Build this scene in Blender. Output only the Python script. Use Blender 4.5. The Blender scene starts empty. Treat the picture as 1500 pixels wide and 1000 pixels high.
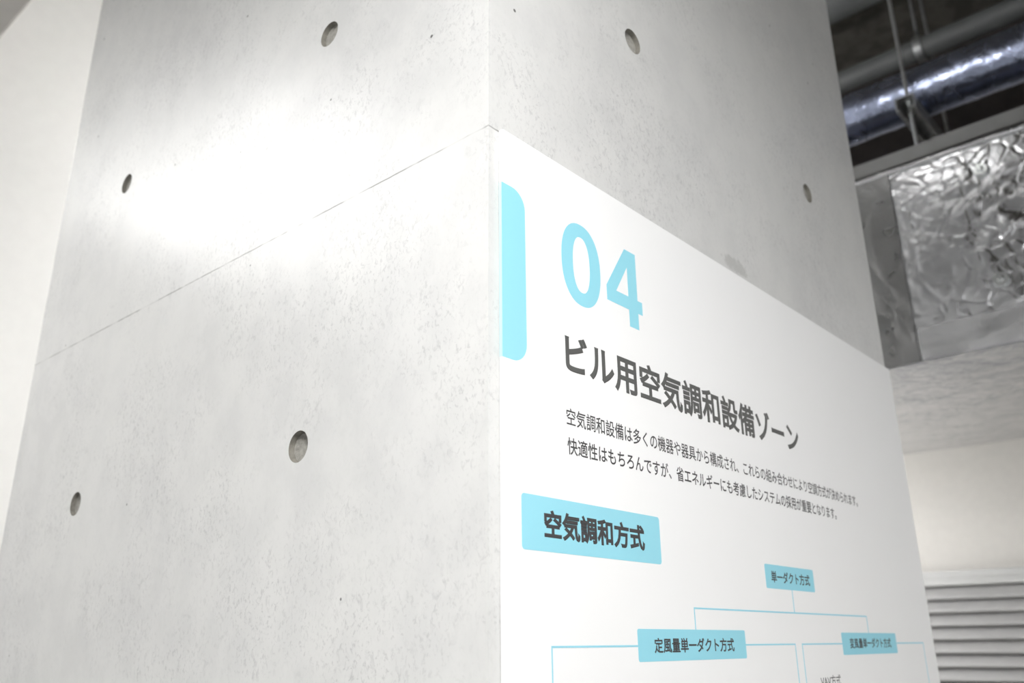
import bpy, bmesh, math, random
from mathutils import Vector, Matrix, noise

S = bpy.context.scene
COL = S.collection
random.seed(4)

# ------------------------------------------------------------------ camera
cam_data = bpy.data.cameras.new('camera')
cam_data.sensor_width = 36.0
cam_data.lens = 30.1456
cam_data.clip_start = 0.02
cam_data.clip_end = 60
cam_data.dof.use_dof = True
cam_data.dof.focus_distance = 0.72
cam_data.dof.aperture_fstop = 6.8
cam = bpy.data.objects.new('camera', cam_data)
COL.objects.link(cam)
cr = (0.66533396, -0.74649501, -0.00871355)
cu = (-0.24414167, -0.22859829, 0.94241056)
cb = (-0.70549668, -0.62489041, -0.33434474)
cam.matrix_world = Matrix(((cr[0], cu[0], cb[0], -0.43733),
                           (cr[1], cu[1], cb[1], -0.41078),
                           (cr[2], cu[2], cb[2], 1.45),
                           (0, 0, 0, 1)))
S.camera = cam

# ------------------------------------------------------------------ view, world
S.view_settings.view_transform = 'Standard'
S.view_settings.look = 'None'
S.view_settings.gamma = 1.0
S.view_settings.use_curve_mapping = False
S.view_settings.exposure = 0.80
LAMP_STRENGTH = 52.0
world = bpy.data.worlds.new('world')
S.world = world
world.use_nodes = True
wb = world.node_tree.nodes['Background']
wb.inputs[0].default_value = (1.0, 0.996, 0.988, 1)
wb.inputs[1].default_value = 0.33

# ------------------------------------------------------------------ materials
def srgb(r, g, b):
    def f(c):
        c /= 255.0
        return c / 12.92 if c <= 0.04045 else ((c + 0.055) / 1.055) ** 2.4
    return (f(r), f(g), f(b), 1.0)

class NT:
    def __init__(self, name):
        self.m = bpy.data.materials.new(name)
        self.m.use_nodes = True
        self.t = self.m.node_tree
        self.p = self.t.nodes['Principled BSDF']
    def n(self, kind, **kw):
        nd = self.t.nodes.new(kind)
        for k, v in kw.items():
            if hasattr(nd, k) and not k.startswith('i_'):
                setattr(nd, k, v)
        return nd
    def link(self, a, b):
        self.t.links.new(a, b)
    def coord(self, scale=(1, 1, 1), rot=(0, 0, 0)):
        tc = self.n('ShaderNodeTexCoord')
        mp = self.n('ShaderNodeMapping')
        mp.inputs['Scale'].default_value = scale
        mp.inputs['Rotation'].default_value = rot
        self.link(tc.outputs['Object'], mp.inputs['Vector'])
        return mp.outputs[0]
    def noise(self, vec, scale, detail=3, rough=0.55, dist=0.0):
        nd = self.n('ShaderNodeTexNoise')
        nd.inputs['Scale'].default_value = scale
        nd.inputs['Detail'].default_value = detail
        nd.inputs['Roughness'].default_value = rough
        nd.inputs['Distortion'].default_value = dist
        self.link(vec, nd.inputs['Vector'])
        return nd.outputs['Fac']
    def ramp(self, val, lo, hi, a=0.0, b=1.0):
        nd = self.n('ShaderNodeMapRange')
        nd.interpolation_type = 'SMOOTHSTEP'
        nd.inputs['From Min'].default_value = lo
        nd.inputs['From Max'].default_value = hi
        nd.inputs['To Min'].default_value = a
        nd.inputs['To Max'].default_value = b
        self.link(val, nd.inputs['Value'])
        return nd.outputs[0]
    def math(self, op, a, b=None, clamp=False):
        nd = self.n('ShaderNodeMath')
        nd.operation = op
        nd.use_clamp = clamp
        for i, v in enumerate((a, b)):
            if v is None:
                continue
            if isinstance(v, (int, float)):
                nd.inputs[i].default_value = v
            else:
                self.link(v, nd.inputs[i])
        return nd.outputs[0]
    def mix(self, fac, a, b):
        nd = self.n('ShaderNodeMix')
        nd.data_type = 'RGBA'
        if isinstance(fac, (int, float)):
            nd.inputs[0].default_value = fac
        else:
            self.link(fac, nd.inputs[0])
        for i, v in ((6, a), (7, b)):
            if isinstance(v, tuple):
                nd.inputs[i].default_value = v
            else:
                self.link(v, nd.inputs[i])
        return nd.outputs[2]
    def bump(self, h, strength, dist=0.002, prev=None):
        nd = self.n('ShaderNodeBump')
        nd.inputs['Strength'].default_value = strength
        nd.inputs['Distance'].default_value = dist
        self.link(h, nd.inputs['Height'])
        if prev is not None:
            self.link(prev, nd.inputs['Normal'])
        return nd.outputs[0]

def simple(name, col, rough=0.5, metal=0.0, nscale=0, namt=0.0, bump=0.0):
    k = NT(name)
    k.p.inputs['Base Color'].default_value = col
    k.p.inputs['Roughness'].default_value = rough
    k.p.inputs['Metallic'].default_value = metal
    if nscale:
        f = k.noise(k.coord(), nscale, 4)
        d = tuple(c * (1 - namt) for c in col[:3]) + (1,)
        k.link(k.mix(k.ramp(f, 0.35, 0.65), d, col), k.p.inputs['Base Color'])
        if bump:
            k.link(k.bump(f, bump), k.p.inputs['Normal'])
    return k.m

def concrete_material():
    k = NT('fair_faced_concrete')
    v = k.coord()
    big = k.noise(v, 2.6, 4, 0.6)
    base = k.mix(k.ramp(big, 0.3, 0.7), (0.54, 0.54, 0.535, 1), (0.60, 0.60, 0.588, 1))
    mid = k.noise(v, 21, 5, 0.65)
    base = k.mix(k.ramp(mid, 0.38, 0.62, 0.0, 0.35), base, (0.655, 0.65, 0.635, 1))
    # short slanting dark flecks of the cement skin, gathered in patches
    vs = k.coord((1.0, 1.0, 0.72), (math.radians(35), math.radians(-35), 0))
    patch = k.noise(v, 6.5, 4, 0.65)
    fl = k.noise(vs, 290, 3, 0.6, 0.7)
    flm = k.math('MULTIPLY', k.ramp(fl, 0.53, 0.68), k.ramp(patch, 0.40, 0.62, 0.05, 0.48))
    base = k.mix(flm, base, (0.33, 0.33, 0.335, 1))
    fl2 = k.noise(vs, 140, 4, 0.65, 0.8)
    flm2 = k.math('MULTIPLY', k.ramp(fl2, 0.54, 0.70), k.ramp(patch, 0.38, 0.6, 0.05, 0.38))
    base = k.mix(flm2, base, (0.36, 0.36, 0.365, 1))
    # pin holes
    vo = k.n('ShaderNodeTexVoronoi')
    vo.inputs['Scale'].default_value = 24
    k.link(v, vo.inputs['Vector'])
    sel = k.n('ShaderNodeSeparateColor')
    k.link(vo.outputs['Color'], sel.inputs[0])
    pin = k.math('MULTIPLY', k.ramp(vo.outputs['Distance'], 0.030, 0.052, 1, 0), k.math('GREATER_THAN', sel.outputs[0], 0.80))
    base = k.mix(pin, base, (0.10, 0.10, 0.095, 1))
    # formwork joint at 1.85 m
    sx = k.n('ShaderNodeSeparateXYZ')
    k.link(v, sx.inputs[0])
    wob = k.math('MULTIPLY', k.math('SUBTRACT', k.noise(v, 60, 2), 0.5), 0.0014)
    dz = k.math('ABSOLUTE', k.math('ADD', k.math('SUBTRACT', sx.outputs[2], 1.8500), wob))
    brk = k.ramp(k.noise(v, 13, 3, 0.7), 0.40, 0.56, 0.10, 0.85)
    line = k.math('MULTIPLY', k.ramp(dz, 0.0003, 0.0011, 1, 0), brk)
    base = k.mix(line, base, (0.16, 0.16, 0.15, 1))
    # a smudge just above the sign board
    ax = k.math('DIVIDE', k.math('SUBTRACT', sx.outputs[0], 0.42), 0.034)
    az = k.math('DIVIDE', k.math('SUBTRACT', sx.outputs[2], 1.866), 0.011)
    rr = k.math('ADD', k.math('ADD', k.math('MULTIPLY', ax, ax), k.math('MULTIPLY', az, az)), k.math('MULTIPLY', k.math('SUBTRACT', k.noise(v, 90, 3), 0.5), 2.4))
    base = k.mix(k.ramp(rr, 0.3, 1.0, 0.40, 0.0), base, (0.27, 0.27, 0.255, 1))
    k.link(base, k.p.inputs['Base Color'])
    gl = k.noise(v, 5, 2)
    k.link(k.ramp(gl, 0.35, 0.65, 0.33, 0.38), k.p.inputs['Roughness'])
    k.p.inputs['Specular IOR Level'].default_value = 0.5
    hsum = k.math('SUBTRACT', k.math('SUBTRACT', k.math('MULTIPLY', mid, 0.4), k.math('MULTIPLY', line, 1.0)), k.math('ADD', pin, k.math('MULTIPLY', flm, 0.3)))
    k.link(k.bump(hsum, 0.10, 0.001), k.p.inputs['Normal'])
    return k.m

def foil_material(name, tint=(0.80, 0.80, 0.80, 1), rough=0.24, scale=1.0, amt=0.5):
    k = NT(name)
    v = k.coord()
    k.p.inputs['Base Color'].default_value = tint
    k.p.inputs['Metallic'].default_value = 1.0
    b = k.noise(v, 9 * scale, 3, 0.55, 0.8)
    # crumpled facets: two cell patterns on warped coordinates
    wn = k.n('ShaderNodeTexNoise')
    wn.inputs['Scale'].default_value = 6 * scale
    wn.inputs['Detail'].default_value = 2
    k.link(v, wn.inputs['Vector'])
    mx = k.n('ShaderNodeVectorMath')
    mx.operation = 'MULTIPLY_ADD'
    k.link(wn.outputs['Color'], mx.inputs[0])
    mx.inputs[1].default_value = (0.10, 0.10, 0.10)
    k.link(v, mx.inputs[2])
    hs = []
    for sc in (9 * scale, 26 * scale):
        vo = k.n('ShaderNodeTexVoronoi')
        vo.inputs['Scale'].default_value = sc
        vo.feature = 'DISTANCE_TO_EDGE'
        k.link(mx.outputs[0], vo.inputs['Vector'])
        hs.append(k.math('MINIMUM', vo.outputs['Distance'], 0.16))
    h = k.math('ADD', hs[0], k.math('ADD', k.math('MULTIPLY', hs[1], 0.6), k.math('MULTIPLY', b, 0.35)))
    k.link(k.bump(h, amt, 0.012), k.p.inputs['Normal'])
    k.link(k.ramp(b, 0.3, 0.7, rough * 0.8, rough * 1.3), k.p.inputs['Roughness'])
    return k.m

M = {}
M['concrete'] = concrete_material()
M['mortar'] = simple('grey_mortar', (0.33, 0.32, 0.29, 1), 0.7, 0, 220, 0.25, 0.3)
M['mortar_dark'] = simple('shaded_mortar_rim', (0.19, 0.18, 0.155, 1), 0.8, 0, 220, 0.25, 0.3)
M['plaster'] = simple('off_white_plaster', (0.70, 0.675, 0.635, 1), 0.8, 0, 30, 0.03, 0.05)
M['wall_white'] = simple('white_wall_paint', (0.80, 0.79, 0.765, 1), 0.7, 0, 25, 0.02, 0.03)
M['slab'] = simple('dark_sprayed_slab', (0.11, 0.102, 0.088, 1), 0.9, 0, 14, 0.4, 0.4)
M['beam'] = simple('grey_beam_paint', (0.36, 0.345, 0.325, 1), 0.8, 0, 12, 0.06, 0.1)
M['floor'] = simple('grey_floor_sheet', (0.68, 0.69, 0.685, 1), 0.5, 0, 6, 0.08)
M['board'] = simple('white_laminated_board', (0.80, 0.80, 0.80, 1), 0.42)
M['cyan'] = simple('cyan_print', (0.265, 0.605, 0.715, 1), 0.45)
M['cyan_edge'] = simple('pale_cyan_board_edge', (0.46, 0.76, 0.80, 1), 0.4)
M['ink'] = simple('dark_grey_print', (0.080, 0.080, 0.077, 1), 0.45)
M['ink_dark'] = simple('near_black_print', (0.038, 0.036, 0.038, 1), 0.5)
M['foil'] = foil_material('wrinkled_aluminium_foil', (0.62, 0.625, 0.64, 1), 0.19, 1.0, 0.6)
M['foil_tape'] = foil_material('aluminium_tape', (0.50, 0.50, 0.50, 1), 0.32, 1.1, 0.45)
M['foil_reflection'] = foil_material('foil_painted_reflection', (0.88, 0.88, 0.89, 1), 0.38, 0.8, 0.3)  # lighter foil colour with the reflected light painted in
M['foil_pipe'] = foil_material('blue_grey_foil_lagging', (0.36, 0.40, 0.54, 1), 0.24, 1.5, 0.3)
M['grey_pipe'] = simple('grey_vinyl_pipe', (0.10, 0.105, 0.105, 1), 0.5, 0.0, 10, 0.1)
M['brown_pipe'] = simple('dark_brown_pipe_paint', (0.040, 0.030, 0.028, 1), 0.6, 0.0, 18, 0.3)
M['steel'] = simple('galvanised_steel', (0.46, 0.47, 0.475, 1), 0.4, 0.85, 40, 0.2)
M['zinc'] = simple('bright_zinc_bolt', (0.68, 0.70, 0.70, 1), 0.25, 1.0)
M['grey_steel'] = simple('grey_painted_steel', (0.20, 0.20, 0.198, 1), 0.5, 0.2, 20, 0.08)
M['louvre'] = simple('grey_louvre_paint', (0.46, 0.455, 0.45, 1), 0.42, 0.0, 15, 0.05)
M['louvre_head'] = simple('light_grey_louvre_frame', (0.53, 0.53, 0.52, 1), 0.45, 0.0, 15, 0.04)
M['housing'] = simple('white_lamp_housing', (0.8, 0.8, 0.8, 1), 0.4)
def lamp_material(name, strength):
    k = NT(name)
    k.p.inputs['Base Color'].default_value = (0.9, 0.9, 0.9, 1)
    k.p.inputs['Emission Color'].default_value = (1.0, 0.996, 0.988, 1)
    k.p.inputs['Emission Strength'].default_value = strength
    return k.m
M['lamp'] = lamp_material('lit_lamp_diffuser', LAMP_STRENGTH)
M['lamp_soft'] = lamp_material('lit_soft_lamp_diffuser', LAMP_STRENGTH * 0.15)
M['board_fill'] = lamp_material('added_board_fill', LAMP_STRENGTH * 0.5)
M['tube'] = lamp_material('added_void_fill', LAMP_STRENGTH * 2.2)  # emitter of the fill tube added behind the column
M['wall_fill_tube'] = lamp_material('added_wall_fill', LAMP_STRENGTH * 1.42)
M['glint_tube'] = lamp_material('added_pipe_glint', LAMP_STRENGTH * 0.6)

# ------------------------------------------------------------------ helpers
def link_obj(name, mesh, mat, parent=None):
    o = bpy.data.objects.new(name, mesh)
    COL.objects.link(o)
    if mat is not None:
        mesh.materials.clear()
        mesh.materials.append(mat)
    if parent is not None:
        o.parent = parent
        o.matrix_parent_inverse = Matrix.Translation(-parent.location)
    return o

def obj(name, bm, mat, parent=None, smooth=False):
    me = bpy.data.meshes.new(name)
    bmesh.ops.recalc_face_normals(bm, faces=bm.faces[:])
    bm.to_mesh(me)
    bm.free()
    if smooth:
        for p in me.polygons:
            p.use_smooth = True
    return link_obj(name, me, mat, parent)

def tag(o, label, cat, group=None):
    o['label'] = label
    o['category'] = cat
    if group:
        o['group'] = group
    return o

def thing(name, label, cat, loc, group=None):
    o = bpy.data.objects.new(name, None)
    COL.objects.link(o)
    o.location = loc
    o.empty_display_size = 0.05
    return tag(o, label, cat, group)

def structure(o):
    o['kind'] = 'structure'
    return o

def box(bm, x0, x1, y0, y1, z0, z1, bevel=0.0):
    vs = [bm.verts.new((x, y, z)) for x in (x0, x1) for y in (y0, y1) for z in (z0, z1)]
    fs = [(0, 1, 3, 2), (4, 6, 7, 5), (0, 4, 5, 1), (2, 3, 7, 6), (0, 2, 6, 4), (1, 5, 7, 3)]
    faces = [bm.faces.new([vs[i] for i in f]) for f in fs]
    if bevel:
        es = list({e for f in faces for e in f.edges})
        bmesh.ops.bevel(bm, geom=es, offset=bevel, segments=2, affect='EDGES', profile=0.5)
    return bm

def B(*a, **k):
    return box(bmesh.new(), *a, **k)

def tube(bm, a, b, r, seg=20, wob=0.0, steps=1, r2=None):
    a, b = Vector(a), Vector(b)
    d = (b - a).normalized()
    u = d.orthogonal().normalized()
    w = d.cross(u)
    rings = []
    for i in range(steps + 1):
        t = i / steps
        c = a.lerp(b, t)
        rr = r if r2 is None else r + (r2 - r) * t
        ring = []
        for j in range(seg):
            an = 2 * math.pi * j / seg
            q = u * math.cos(an) + w * math.sin(an)
            rad = rr
            if wob:
                pp = c + q * rr
                rad += wob * (noise.noise(pp * 9) + 0.6 * noise.noise(pp * 26))
            ring.append(bm.verts.new(c + q * rad))
        rings.append(ring)
    for i in range(steps):
        for j in range(seg):
            bm.faces.new((rings[i][j], rings[i][(j + 1) % seg], rings[i + 1][(j + 1) % seg], rings[i + 1][j]))
    bm.faces.new(rings[0][::-1])
    bm.faces.new(rings[-1])
    return bm

def smooth_by_angle(o, ang=35):
    me = o.data
    for p in me.polygons:
        p.use_smooth = True
    bm = bmesh.new()
    bm.from_mesh(me)
    for e in bm.edges:
        if len(e.link_faces) == 2 and e.calc_face_angle(0) > math.radians(ang):
            e.smooth = False
    bm.to_mesh(me)
    bm.free()
    return o

# ------------------------------------------------------------------ the room
CEIL = 3.95
structure(obj('floor', B(-6, 3.5, -6, 2.4, -0.1, 0.0), M['floor']))
structure(obj('ceiling', B(-6, 3.5, -6, 2.4, CEIL, CEIL + 0.15), M['slab']))
structure(obj('wall_back', B(3.3, 3.5, -6, 2.4, 0, CEIL), M['plaster']))
structure(obj('wall_left', B(-6, 3.3, 2.2, 2.4, 0, CEIL), M['wall_white']))
tag(obj('ceiling_beam', B(-0.45, 0.077, 0.9276, 2.2, 3.0, CEIL, bevel=0.008), M['beam']),
    'grey overhead beam seen at the top left corner, beyond the concrete column', 'beam')

# ------------------------------------------------------------------ concrete column
CW, CD = 0.9033, 0.9275
HOLES_L = [(0.2336, 2.0687), (0.6994, 2.0687), (0.2336, 1.6198), (0.6994, 1.6198)]
HOLES_R = [(0.2291, 2.0687), (0.6803, 2.0687)]
HR, HR2, HD = 0.0146, 0.0130, 0.0058
def build_column():
    bm = B(0, CW, 0, CD, 0, CEIL)
    col = obj('column_solid', bm, M['concrete'])
    cut = bmesh.new()
    k = 0.25
    dr = (HR - HR2) * k
    for y, z in HOLES_L:
        tube(cut, (-HD * k, y, z), (HD, y, z), HR + dr, 48, r2=HR2)
    for x, z in HOLES_R:
        tube(cut, (x, -HD * k, z), (x, HD, z), HR + dr, 48, r2=HR2)
    co = obj('cutter', cut, M['concrete'])
    md = col.modifiers.new('b', 'BOOLEAN')
    md.operation = 'DIFFERENCE'
    md.solver = 'EXACT'
    md.object = co
    dg = bpy.context.evaluated_depsgraph_get()
    me = bpy.data.meshes.new_from_object(col.evaluated_get(dg))
    bpy.data.objects.remove(co)
    bpy.data.objects.remove(col)
    root = thing('concrete_column', 'square fair-faced concrete column with round tie holes, carrying the white sign board', 'column', (CW / 2, CD / 2, 0))
    body = link_obj('shaft', me, M['concrete'], root)
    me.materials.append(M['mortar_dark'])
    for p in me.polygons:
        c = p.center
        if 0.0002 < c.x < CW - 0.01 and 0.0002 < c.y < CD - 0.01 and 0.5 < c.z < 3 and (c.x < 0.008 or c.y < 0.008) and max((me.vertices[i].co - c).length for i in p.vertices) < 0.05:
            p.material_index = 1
    def plug(c, axis):
        p = bmesh.new()
        n = 40
        rings = []
        for rr, dep in ((HR2 * 0.995, 0.0), (HR2 * 0.9, 0.0006), (HR2 * 0.55, 0.0009)):
            ring = []
            for j in range(n):
                a = 2 * math.pi * j / n
                u, w = rr * math.cos(a), rr * math.sin(a)
                d = HD - 0.0007 + dep * 0.5 + 0.00035 * noise.noise(Vector((u * 300, w * 300, c[1] * 50)))
                ring.append(p.verts.new((d, c[0] + u, c[1] + w) if axis == 0 else (c[0] + u, d, c[1] + w)))
            rings.append(ring)
        for a, b in zip(rings, rings[1:]):
            for j in range(n):
                p.faces.new((a[j], a[(j + 1) % n], b[(j + 1) % n], b[j]))
        p.faces.new(rings[-1])
        base = []
        for v in rings[0]:
            q = v.co.copy()
            q[axis] = HD + 0.0005
            base.append(p.verts.new(q))
        for j in range(n):
            p.faces.new((rings[0][j], rings[0][(j + 1) % n], base[(j + 1) % n], base[j]))
        p.faces.new(base)
        o = obj('tie_hole_plug', p, M['mortar'], root)
        o['label'] = 'darker mortar plug set back in a tie hole'
    for h in HOLES_L:
        plug(h, 0)
    for h in HOLES_R:
        plug(h, 1)
build_column()

# ------------------------------------------------------------------ sign board
BT = 0.0027                    # board thickness; its back lies on the face y = 0
sign = thing('sign_board', 'white sign board with cyan tab and dark Japanese lettering on the concrete column', 'sign', (0.46, 0, 1.3))
BX0, BX1, BZ0, BZ1 = 0.0115, 0.9105, 0.80, 1.8515

def outline_prism(pts, y0, y1):
    bm = bmesh.new()
    a = [bm.verts.new((x, y0, z)) for x, z in pts]
    b = [bm.verts.new((x, y1, z)) for x, z in pts]
    n = len(pts)
    bm.faces.new(a)
    bm.faces.new(b[::-1])
    for i in range(n):
        bm.faces.new((a[i], b[i], b[(i + 1) % n], a[(i + 1) % n]))
    return bm

def rounded(x0, x1, z0, z1, r, corners=(1, 1, 1, 1), seg=8):
    """corners: bottom-left, bottom-right, top-right, top-left"""
    pts = []
    cs = [((x0 + r, z0 + r), 180, (x0, z0)), ((x1 - r, z0 + r), 270, (x1, z0)), ((x1 - r, z1 - r), 0, (x1, z1)), ((x0 + r, z1 - r), 90, (x0, z1))]
    for on, (c, a0, raw) in zip(corners, cs):
        if not on:
            pts.append(raw)
            continue
        for i in range(seg + 1):
            a = math.radians(a0 + 90 * i / seg)
            pts.append((c[0] + r * math.cos(a), c[1] + r * math.sin(a)))
    return pts

F = -BT - 0.0008               # front plane of the board, which stands 0.8 mm off the face on tape
obj('board_panel', outline_prism(rounded(BX0, BX1, BZ0, BZ1, 0.003), -0.0008, F), M['board'], sign)
obj('tape_spacer', B(BX0 + 0.012, BX1 - 0.012, -0.0008, -0.00002, BZ0 + 0.012, BZ1 - 0.012), M['mortar_dark'], sign)
PR = 0.00012                   # print film thickness

def printed(name, pts, mat, parent, lift=0):
    return obj(name, outline_prism(pts, F - lift * PR + 0.00001, F - (lift + 1) * PR), mat, parent)

# cyan tab wraps round the left edge of the board
tab = printed('cyan_tab', rounded(BX0, 0.0398, 1.6535, 1.8015, 0.016, (0, 1, 1, 0)), M['cyan'], sign)
tab['label'] = 'cyan tab printed at the left edge'
e = obj('tab_edge', B(BX0 - 0.00015, BX0 + 0.00003, F - PR, -0.0009, 1.6535, 1.8015), M['cyan_edge'], tab)

def polys_to_mesh(name, polys, mat, parent, lift=0):
    """polys: list of (outer, [holes]) filled by a 2-D curve"""
    cu = bpy.data.curves.new(name, 'CURVE')
    cu.dimensions = '2D'
    cu.fill_mode = 'BOTH'
    for outer, holes in polys:
        for lp in [outer] + holes:
            sp = cu.splines.new('POLY')
            sp.points.add(len(lp) - 1)
            for q, (x, z) in zip(sp.points, lp):
                q.co = (x, z, 0, 1)
            sp.use_cyclic_u = True
    return curve_to_print(cu, name, mat, parent, None, lift)

def curve_to_print(cu, name, mat, parent, fit, lift):
    cu.extrude = 0.002
    tmp = bpy.data.objects.new('tmp', cu)
    COL.objects.link(tmp)
    dg = bpy.context.evaluated_depsgraph_get()
    dg.update()
    me = bpy.data.meshes.new_from_object(tmp.evaluated_get(dg))
    bpy.data.objects.remove(tmp)
    bpy.data.curves.remove(cu)
    xs = [v.co.x for v in me.vertices]
    ys = [v.co.y for v in me.vertices]
    ds = [v.co.z for v in me.vertices]
    if fit:
        x0, x1, z0, z1 = fit
        sx = (x1 - x0) / (max(xs) - min(xs))
        sz = (z1 - z0) / (max(ys) - min(ys))
        mx, my = min(xs), min(ys)
    else:
        sx = sz = 1
        mx = my = x0 = z0 = 0
    d0 = min(ds)
    sd = PR / max(1e-9, max(ds) - d0)
    for v in me.vertices:
        v.co = (x0 + (v.co.x - mx) * sx, F - lift * PR - (v.co.z - d0) * sd, z0 + (v.co.y - my) * sz)
    me.name = name
    return link_obj(name, me, mat, parent)

def text(name, body, fit, mat, parent, bold=0.0, lift=0):
    cu = bpy.data.curves.new(name, 'FONT')
    cu.body = body
    cu.size = 1.0
    cu.bevel_depth = bold
    cu.bevel_resolution = 0
    cu.resolution_u = 4
    cu.fill_mode = 'BOTH'
    return curve_to_print(cu, name, mat, parent, fit, lift)

# "04"
def number(parent):
    def oval(x0, x1, z0, z1, p, n=64):
        cx, cz, a, b = (x0 + x1) / 2, (z0 + z1) / 2, (x1 - x0) / 2, (z1 - z0) / 2
        out = []
        for i in range(n):
            t = 2 * math.pi * i / n
            c, s = math.cos(t), math.sin(t)
            out.append((cx + a * math.copysign(abs(c) ** (2 / p), c), cz + b * math.copysign(abs(s) ** (2 / p), s)))
        return out
    x0, x1, z0, z1 = 0.0868, 0.1425, 1.7235, 1.8015
    zero = (oval(x0, x1, z0, z1, 2.25), [oval(x0 + 0.0158, x1 - 0.0158, z0 + 0.0125, z1 - 0.0125, 2.3)])
    u0, u1, w0, w1 = 0.1515, 0.2085, 1.7250, 1.8020
    st0, st1 = 0.1860, 0.2010
    four = ([(st0, w0), (st1, w0), (st1, 1.7415), (u1, 1.7415), (u1, 1.7545), (st1, 1.7545), (st1, w1), (0.1830, w1),
             (u0, 1.7560), (u0, 1.7415), (st0, 1.7415)],
            [[(0.1665, 1.7545), (st0, 1.7545), (st0, 1.7842)]])
    polys_to_mesh('number', [zero, four], M['cyan'], parent)
number(sign)
text('heading', 'ビル用空気調和設備ゾーン', (0.0878, 0.5320, 1.6580, 1.6945), M['ink'], sign, 0.027)
text('description_line', '空気調和設備は多くの機器や器具から構成され、これらの組み合わせにより空調方式が決められます。', (0.0870, 0.6935, 1.6147, 1.6290), M['ink_dark'], sign, 0.009)
text('description_line', '快適性はもちろんですが、省エネルギーにも考慮したシステムの採用が重要となります。', (0.0870, 0.6170, 1.5910, 1.6052), M['ink_dark'], sign, 0.012)

def tagbox(name, rect, r, body, fit, bold):
    t = printed(name, rounded(*rect, r), M['cyan'], sign)
    text('tag_text', body, fit, M['ink_dark'], t, bold, lift=1)
    return t
tagbox('heading_tag', (0.0310, 0.2135, 1.5145, 1.5545), 0.003, '空気調和方式', (0.0560, 0.1890, 1.5238, 1.5452), 0.034)
tagbox('diagram_tag', (0.4080, 0.5260, 1.5030, 1.5270), 0.002, '単一ダクト方式', (0.4210, 0.5150, 1.5090, 1.5210), 0.018)
tagbox('diagram_tag', (0.1705, 0.3520, 1.4370, 1.4620), 0.002, '定風量単一ダクト方式', (0.1940, 0.3290, 1.4432, 1.4552), 0.021)
tagbox('diagram_tag', (0.5840, 0.7600, 1.4370, 1.4610), 0.002, '変風量単一ダクト方式', (0.6060, 0.7400, 1.4437, 1.4552), 0.018)
text('diagram_note', 'VAV方式', (0.5130, 0.5670, 1.4050, 1.4172), M['ink'], sign, 0.008)

LW = 0.0007
def connector(pts):
    bm = bmesh.new()
    n = len(pts)
    left, right = [], []
    for i, p in enumerate(pts):
        p = Vector(p)
        ds = []
        if i:
            ds.append((p - Vector(pts[i - 1])).normalized())
        if i < n - 1:
            ds.append((Vector(pts[i + 1]) - p).normalized())
        nrm = Vector((0, 0))
        for d in ds:
            nrm += Vector((-d.y, d.x))
        if len(ds) == 1:
            off = nrm * LW
        else:
            off = nrm * (LW / (nrm.length_squared / 2) ) if nrm.length else nrm
        left.append(p + off)
        right.append(p - off)
    return printed('connector_line', [(q.x, q.y) for q in left + right[::-1]], M['cyan'], sign)
connector([(0.467, 1.503), (0.467, 1.4807)])
connector([(0.262, 1.462), (0.262, 1.480), (0.669, 1.480), (0.669, 1.461)])
connector([(0.1705, 1.4490), (0.062, 1.4490), (0.062, 1.30)])
connector([(0.3520, 1.4490), (0.460, 1.4490), (0.460, 1.30)])
connector([(0.5840, 1.4490), (0.477, 1.4490), (0.477, 1.30)])
connector([(0.7600, 1.4490), (0.8640, 1.4490), (0.8640, 1.30)])

# ------------------------------------------------------------------ foil-wrapped duct
DX0, DX1, DZ0, DZ1 = 1.80, 2.95, 2.118, 2.667
DY0, DY1 = -1.3, 2.19
duct = thing('air_duct', 'wide rectangular duct wrapped in wrinkled silver foil, right of the concrete column', 'duct', ((DX0 + DX1) / 2, 0.4, DZ0))
def ridged(p, s):
    return 1 - abs(noise.noise(p * s)) * 2
def wrinkle(p):
    q = Vector((p.x, p.y, p.z))
    w = Vector((noise.noise(q * 3 + Vector((9, 0, 0))), noise.noise(q * 3 + Vector((0, 7, 0))), noise.noise(q * 3 + Vector((0, 0, 5))))) * 0.12
    a = noise.noise(q * 4.5 + w * 3)
    b = max(0.0, ridged(q + w, 6.0)) ** 5
    c = max(0.0, ridged(q + w * 1.6 + Vector((3, 1, 2)), 15.0)) ** 4
    d = max(0.0, ridged(q + w + Vector((1, 8, 2)), 34.0)) ** 3
    e = max(0, noise.noise(q * 3.1 + Vector((4, 4, 4))) + 0.25)
    # the wrap is badly crumpled around this patch, smoother elsewhere
    k = math.exp(-((p.y + 0.13) / 0.14) ** 2 - ((p.z - 2.42) / 0.13) ** 2)
    f = max(0.0, ridged(q + w * 0.5 + Vector((5, 2, 1)), 60.0)) ** 2
    return 0.003 * a + (0.0030 + 0.003 * k) * b + (0.0016 + 0.006 * k) * c * (0.4 + e) + (0.0012 + 0.010 * k) * d * (0.3 + e) + 0.004 * k * f
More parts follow.
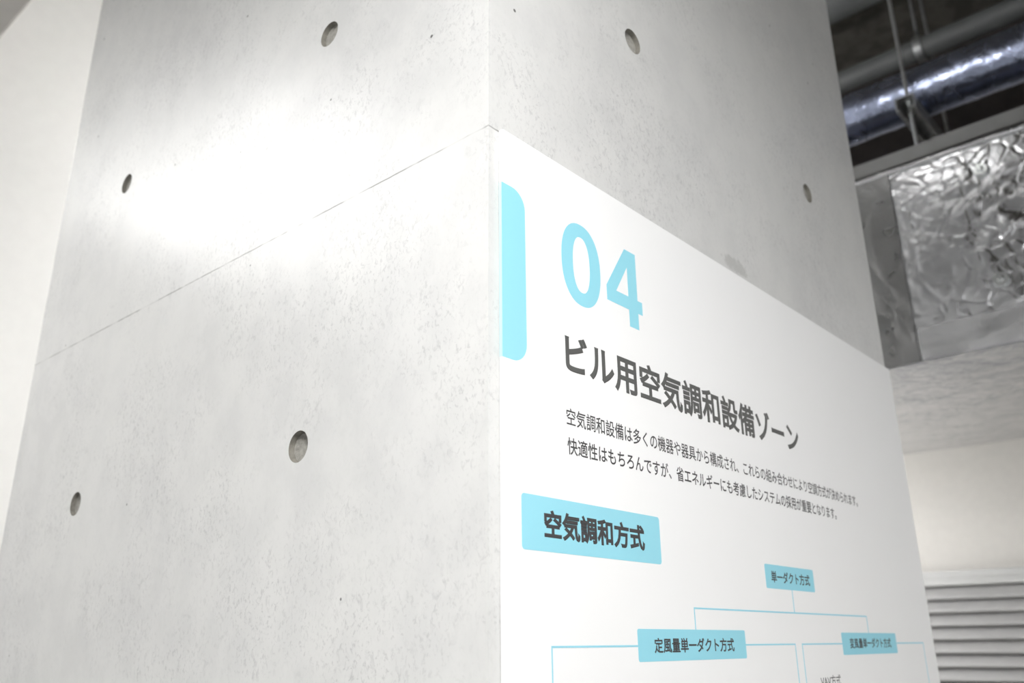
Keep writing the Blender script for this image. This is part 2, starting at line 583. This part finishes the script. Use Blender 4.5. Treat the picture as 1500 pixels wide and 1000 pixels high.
def build_duct_body():
    bm = bmesh.new()
    pts = []
    def seg(a, b, n):
        for i in range(n):
            t = i / n
            pts.append((a[0] + (b[0] - a[0]) * t, a[1] + (b[1] - a[1]) * t))
    seg((DX0, DZ1), (DX0, DZ0), 62)
    seg((DX0, DZ0), (DX1, DZ0), 76)
    seg((DX1, DZ0), (DX1, DZ1), 5)
    seg((DX1, DZ1), (DX0, DZ1), 12)
    ny = 300
    cx, cz = (DX0 + DX1) / 2, (DZ0 + DZ1) / 2
    rows = []
    for i in range(ny + 1):
        y = DY0 + (DY1 - DY0) * i / ny
        row = []
        for x, z in pts:
            onx = x in (DX0, DX1) or abs(x - DX0) < 1e-6 or abs(x - DX1) < 1e-6
            onz = abs(z - DZ0) < 1e-6 or abs(z - DZ1) < 1e-6
            nx = (-1 if x < cx else 1) if onx else 0
            nz = (-1 if z < cz else 1) if onz else 0
            h = wrinkle(Vector((x, y, z)))
            edge = min(abs(z - DZ0), abs(z - DZ1)) if onx else min(abs(x - DX0), abs(x - DX1))
            h *= 0.25 + 0.75 * min(1, edge / 0.04)
            if nx < 0 and (0.18 < y < 0.345 or z < DZ0 + 0.10):
                h *= 0.2
            if nz < 0:
                h *= 0.55
            elif nz > 0:
                h *= 0.1
            row.append(bm.verts.new((x + nx * h, y, z + nz * h)))
        rows.append(row)
    m = len(pts)
    for i in range(ny):
        for j in range(m):
            bm.faces.new((rows[i][j], rows[i][(j + 1) % m], rows[i + 1][(j + 1) % m], rows[i + 1][j]))
    bm.faces.new(rows[0])
    bm.faces.new(rows[-1][::-1])
    return smooth_by_angle(obj('foil_wrap', bm, M['foil'], duct), 50)
build_duct_body()
# raised sheets of quads on the duct front: joint tape and a painted reflection
def strip(name, u0, u1, v0, v1, nu, nv, fn, mat, parent):
    bm = bmesh.new()
    g = [[bm.verts.new(fn(u0 + (u1 - u0) * i / nu, v0 + (v1 - v0) * j / nv)) for j in range(nv + 1)] for i in range(nu + 1)]
    for i in range(nu):
        for j in range(nv):
            bm.faces.new((g[i][j], g[i][j + 1], g[i + 1][j + 1], g[i + 1][j]))
    ret = bmesh.ops.solidify(bm, geom=bm.faces[:], thickness=0.002)
    return obj(name, bm, mat, parent, smooth=False)
o = strip('joint_tape', 0.185, 0.34, DZ0 + 0.002, DZ1 - 0.004, 20, 60,
          lambda y, z: (DX0 - 0.0055 - 0.6 * wrinkle(Vector((5, y * 1.5, z))), y, z), M['foil_tape'], duct)
smooth_by_angle(o, 50)
o['label'] = 'duller foil tape over the duct joint'
o = strip('lower_reflection', DY0 + 0.01, 0.178, DZ0 + 0.003, DZ0 + 0.088, 150, 14,  # added strip; its pale colour stands in for reflected floor and wall light
          lambda y, z: (DX0 - 0.0055 - 0.5 * wrinkle(Vector((7, y, z))), y, z), M['foil_reflection'], duct)
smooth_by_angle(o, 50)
o['label'] = 'foil along the lower edge, painted paler for reflected floor and wall light'
bm = bmesh.new()
for i in range(1):
    tube(bm, (DX0 - 0.004, DY0, DZ1 - 0.004), (DX0 - 0.004, DY1, DZ1 - 0.004), 0.0075, 10, 0.003, 340)
obj('edge_fold', bm, M['foil'], duct, smooth=True)
for y, z in ((-0.036, 2.583), (-0.030, 2.281), (-0.36, 2.59), (-0.35, 2.28), (-0.68, 2.585), (-0.67, 2.285), (0.50, 2.58), (0.51, 2.28)):
    h = wrinkle(Vector((DX0, y, z)))
    bm = bmesh.new()
    x = DX0 - h - 0.006
    tube(bm, (x + 0.012, y, z), (x - 0.003, y, z), 0.021, 24, r2=0.017)
    tube(bm, (x - 0.003, y, z), (x - 0.009, y, z), 0.0085, 16, r2=0.005)
    w = smooth_by_angle(obj('insulation_pin', bm, M['zinc'], duct), 30)

# angle bars lying along the top front edge of the duct
def angle_bar(label, y0, y1, dx, dz):
    x0 = DX0 - 0.006 + dx
    bm = B(x0, x0 + 0.004, y0, y1, DZ1 + 0.0075 + dz, DZ1 + 0.0525 + dz, bevel=0.001)
    box(bm, x0, x0 + 0.045, y0, y1, DZ1 + 0.0075 + dz, DZ1 + 0.0115 + dz)
    tag(obj('angle_bar', bm, M['grey_steel']), label, 'bar', 'angle bars on the duct edge')
angle_bar('grey steel angle bar on the duct top edge, the length at the right frame side', DY0, 0.062, 0.0, 0.0)
angle_bar('grey steel angle bar on the duct top edge, the length next to the column', 0.064, 2.19, 0.010, 0.003)

# ------------------------------------------------------------------ pipes in the ceiling void
bm = bmesh.new()
tube(bm, (2.15, -1.6, 3.090), (2.15, 2.19, 3.090), 0.082, 28, 0.0025, 320)
p = thing('lagged_pipe', 'blue-grey foil-lagged pipe running above the silver duct', 'pipe', (2.15, 0.3, 3.0))
obj('lagging', bm, M['foil_pipe'], p, smooth=True)
for y in (-0.9, -0.27, 0.62, 1.5):
    bm = bmesh.new()
    tube(bm, (2.15, y, 3.09), (2.15, y + 0.05, 3.09), 0.0895, 28, 0.002, 3)
    obj('tape_band', bm, M['foil_tape'], p, smooth=True)

def plain_pipe(name, label, x, z, r, mat, sockets=()):
    t = thing(name, label, 'pipe', (x, 0.3, z - r))
    bm = bmesh.new()
    tube(bm, (x, -1.6, z), (x, 2.19, z), r, 32)
    smooth_by_angle(obj('pipe_run', bm, mat, t), 40)
    for y in sockets:
        bm = bmesh.new()
        tube(bm, (x, y, z), (x, y + 0.09, z), r * 1.12, 32)
        smooth_by_angle(obj('pipe_socket', bm, mat, t), 40)
    return t
plain_pipe('grey_pipe', 'slim grey pipe crossing the ceiling void above the blue-grey lagged pipe', 2.40, 3.418, 0.040, M['grey_pipe'], (0.9,))
plain_pipe('grey_pipe', 'thick grey pipe at the very top, beside the top of the column', 2.30, 3.72, 0.092, M['grey_pipe'], (1.2,))
plain_pipe('brown_pipe', 'dark brown pipe between the lagged pipe and the silver duct', 2.62, 3.215, 0.10, M['brown_pipe'])
plain_pipe('brown_pipe', 'thick black-brown pipe behind the slim grey pipe, close under the ceiling', 2.98, 3.70, 0.12, M['brown_pipe'])

# trapeze hanger: strut channel, threaded rod, nuts
RX, RY = 2.02, 0.150
hang = thing('strut_hanger', 'steel channel and threaded rod hanger under the lagged pipe', 'hanger', (RX, RY, 2.95))
CY0, CY1, CZ0, CZ1 = 0.124, 0.178, 2.945, 2.990
bm = B(1.975, 2.75, CY0, CY0 + 0.003, CZ0, CZ1)
box(bm, 1.975, 2.75, CY1 - 0.003, CY1, CZ0, CZ1)
box(bm, 1.975, 2.75, CY0 + 0.003, CY1 - 0.003, CZ1 - 0.003, CZ1)
box(bm, 1.975, 2.75, CY0 + 0.003, CY0 + 0.011, CZ0, CZ0 + 0.003)
box(bm, 1.975, 2.75, CY1 - 0.011, CY1 - 0.003, CZ0, CZ0 + 0.003)
obj('channel', bm, M['steel'], hang)
def rod(x, y, z0, z1, r, parent, mat):
    bm = bmesh.new()
    tube(bm, (x, y, z0), (x, y, z1), r, 14)
    return smooth_by_angle(obj('threaded_rod', bm, mat, parent), 40)
rod(RX, RY, 2.80, CEIL, 0.0058, hang, M['steel'])
rod(2.47, RY, 2.86, CEIL, 0.0058, hang, M['steel'])
for x in (RX, 2.47):
    for z in (CZ0 + 0.028, CZ0 + 0.006, CZ1 + 0.001):
        bm = bmesh.new()
        tube(bm, (x, RY, z), (x, RY, z + 0.011), 0.0115, 6)
        obj('nut', bm, M['zinc'], hang)
    bm = bmesh.new()
    tube(bm, (x, RY, CZ0 + 0.039), (x, RY, CZ0 + 0.0415), 0.0165, 24)
    obj('washer', bm, M['zinc'], hang)

# pipe hangers: rod, ring clamp around the slim grey pipe
def ring_hanger(label, x, y, zc, r, ztop):
    t = thing('pipe_hanger', label, 'hanger', (x, y, zc - r), 'ring hangers in the ceiling void')
    rod(x, y, zc + r + 0.004, ztop, 0.0055, t, M['steel'])
    bm = bmesh.new()
    n = 40
    R0, R1 = r + 0.0005, r + 0.0045
    rings = []
    for j in range(n):
        a = 2 * math.pi * j / n
        c, s = math.cos(a), math.sin(a)
        rings.append([bm.verts.new((x + rr * c, y + yy, zc + rr * s)) for rr, yy in ((R0, -0.013), (R1, -0.013), (R1, 0.013), (R0, 0.013))])
    for j in range(n):
        a, b = rings[j], rings[(j + 1) % n]
        for q in range(4):
            bm.faces.new((a[q], a[(q + 1) % 4], b[(q + 1) % 4], b[q]))
    smooth_by_angle(obj('ring', bm, M['steel'], t), 40)
    bm = bmesh.new()
    tube(bm, (x, y, zc + r + 0.001), (x, y, zc + r + 0.038), 0.011, 16, r2=0.008)
    smooth_by_angle(obj('turnbuckle', bm, M['zinc'], t), 40)
    return t
ring_hanger('thin rod and ring holding the slim grey pipe', 2.40, 0.170, 3.418, 0.040, CEIL)
ring_hanger('shiny ring hanger holding the thick grey pipe at the top', 2.30, 0.10, 3.72, 0.092, CEIL)

# ------------------------------------------------------------------ louvre on the back wall
LX = 3.30
LY0, LY1, LZ0, LZ1 = -1.0, 1.35, 0.35, 1.708
lou = thing('louvre_vent', 'grey horizontal louvre on the beige wall, right of the sign board', 'louvre', (LX, 0.2, LZ0))
bm = B(LX - 0.052, LX - 0.001, LY0, LY1, 1.655, LZ1, bevel=0.003)
box(bm, LX - 0.058, LX - 0.001, LY0, LY1, 1.681, LZ1)
o = obj('head_rail', bm, M['louvre_head'], lou)
bm = bmesh.new()
box(bm, LX - 0.052, LX - 0.001, LY0, LY0 + 0.04, LZ0, 1.655)
box(bm, LX - 0.052, LX - 0.001, LY1 - 0.04, LY1, LZ0, 1.655)
box(bm, LX - 0.052, LX - 0.001, LY0 + 0.04, LY1 - 0.04, LZ0, LZ0 + 0.04)
obj('side_frame', bm, M['louvre_head'], lou)
bm = bmesh.new()
pitch = 0.0487
z = 1.652
while z > LZ0 + 0.06:
    # each slat: sloping blade with a rolled lower lip
    prof = [(LX - 0.010, z), (LX - 0.046, z - 0.036), (LX - 0.050, z - 0.044), (LX - 0.046, z - 0.048), (LX - 0.043, z - 0.044), (LX - 0.006, z - 0.004)]
    a = [bm.verts.new((x, LY0 + 0.04, zz)) for x, zz in prof]
    b = [bm.verts.new((x, LY1 - 0.04, zz)) for x, zz in prof]
    n = len(prof)
    for i in range(n):
        bm.faces.new((a[i], a[(i + 1) % n], b[(i + 1) % n], b[i]))
    bm.faces.new(a)
    bm.faces.new(b[::-1])
    z -= pitch
box(bm, LX - 0.005, LX - 0.001, LY0 + 0.04, LY1 - 0.04, LZ0 + 0.04, 1.655)
obj('slat_panel', bm, M['louvre'], lou)

# ------------------------------------------------------------------ lamps (all outside the frame; several added only to brighten wall, void and board)
def hang_rods(t, x, y, z, ly, top=CEIL):
    for s in (-0.35, 0.35):
        bm = bmesh.new()
        tube(bm, (x, y + s * ly, z), (x, y + s * ly, top), 0.005, 10)
        obj('suspension_rod', bm, M['steel'], t)
def panel_light(label, x, y, z, lx, ly, mat):
    t = thing('unseen_light', label, 'lamp', (x, y, z), 'suspended lights of the room')
    obj('housing', B(x - lx / 2 - 0.02, x + lx / 2 + 0.02, y - ly / 2 - 0.02, y + ly / 2 + 0.02, z, z + 0.05, bevel=0.004), M['housing'], t)
    obj('diffuser', B(x - lx / 2, x + lx / 2, y - ly / 2, y + ly / 2, z - 0.012, z), M[mat], t)
    hang_rods(t, x, y, z + 0.05, ly)
def fill_tube_light(label, x, y, z, ly, mat):  # builds only the added, unseen fill tubes
    t = thing('unseen_light', label, 'lamp', (x, y, z), 'suspended lights of the room')
    obj('housing', B(x - 0.02, x + 0.02, y - ly / 2, y + ly / 2, z + 0.05, z + 0.09, bevel=0.004), M['housing'], t)
    for s in (-1, 1):
        obj('lamp_holder', B(x - 0.012, x + 0.012, y + s * (ly / 2 - 0.02) - 0.008, y + s * (ly / 2 - 0.02) + 0.008, z - 0.02, z + 0.05), M['housing'], t)
    bm = bmesh.new()
    tube(bm, (x, y - ly / 2 + 0.03, z), (x, y + ly / 2 - 0.03, z), 0.015, 16)
    obj('lamp_tube', bm, M[mat], t, smooth=True)
    hang_rods(t, x, y, z + 0.09, ly, 2.10 if z < DZ0 else CEIL)
panel_light('white suspended light beside the column, above its left face', -0.66, 1.42, 2.60, 0.34, 0.95, 'lamp_soft')
panel_light('white suspended light in front of the column corner', -0.70, -0.74, 2.46, 0.30, 0.60, 'lamp')
fill_tube_light('added unseen tube under the duct, brightening the back wall and louvre', 2.38, 1.40, 1.88, 0.9, 'wall_fill_tube')  # added fill for the back wall and louvre
panel_light('added unseen light outside the frame, brightening the right part of the sign board', 2.2, -2.2, 2.30, 0.30, 0.6, 'board_fill')  # added fill for the right face and board
fill_tube_light('added unseen tube behind the column, brightening the ceiling void and left wall', 1.25, 1.55, 2.92, 0.9, 'tube')  # added fill for the void pipes and left wall
t = thing('added_glint_light', 'added unseen tube and shield behind the column, for the streak on the lagged pipe', 'lamp', (CW, 0.22, 2.98))  # added light that makes the streak along the lagged pipe
bm = B(CW, CW + 0.16, 0.06, 0.38, 2.965, 2.975)
box(bm, CW + 0.15, CW + 0.16, 0.06, 0.38, 2.975, 2.99)
obj('light_shield', bm, M['housing'], t)  # added shield, keeps the tube's light off the duct front
bm = bmesh.new()
tube(bm, (CW + 0.09, 0.08, 3.015), (CW + 0.09, 0.36, 3.015), 0.015, 16)
obj('lamp_tube', bm, M['glint_tube'], t, smooth=True)
for y in (0.075, 0.365):
    obj('lamp_holder', B(CW + 0.07, CW + 0.11, y - 0.006, y + 0.006, 2.975, 3.035), M['housing'], t)
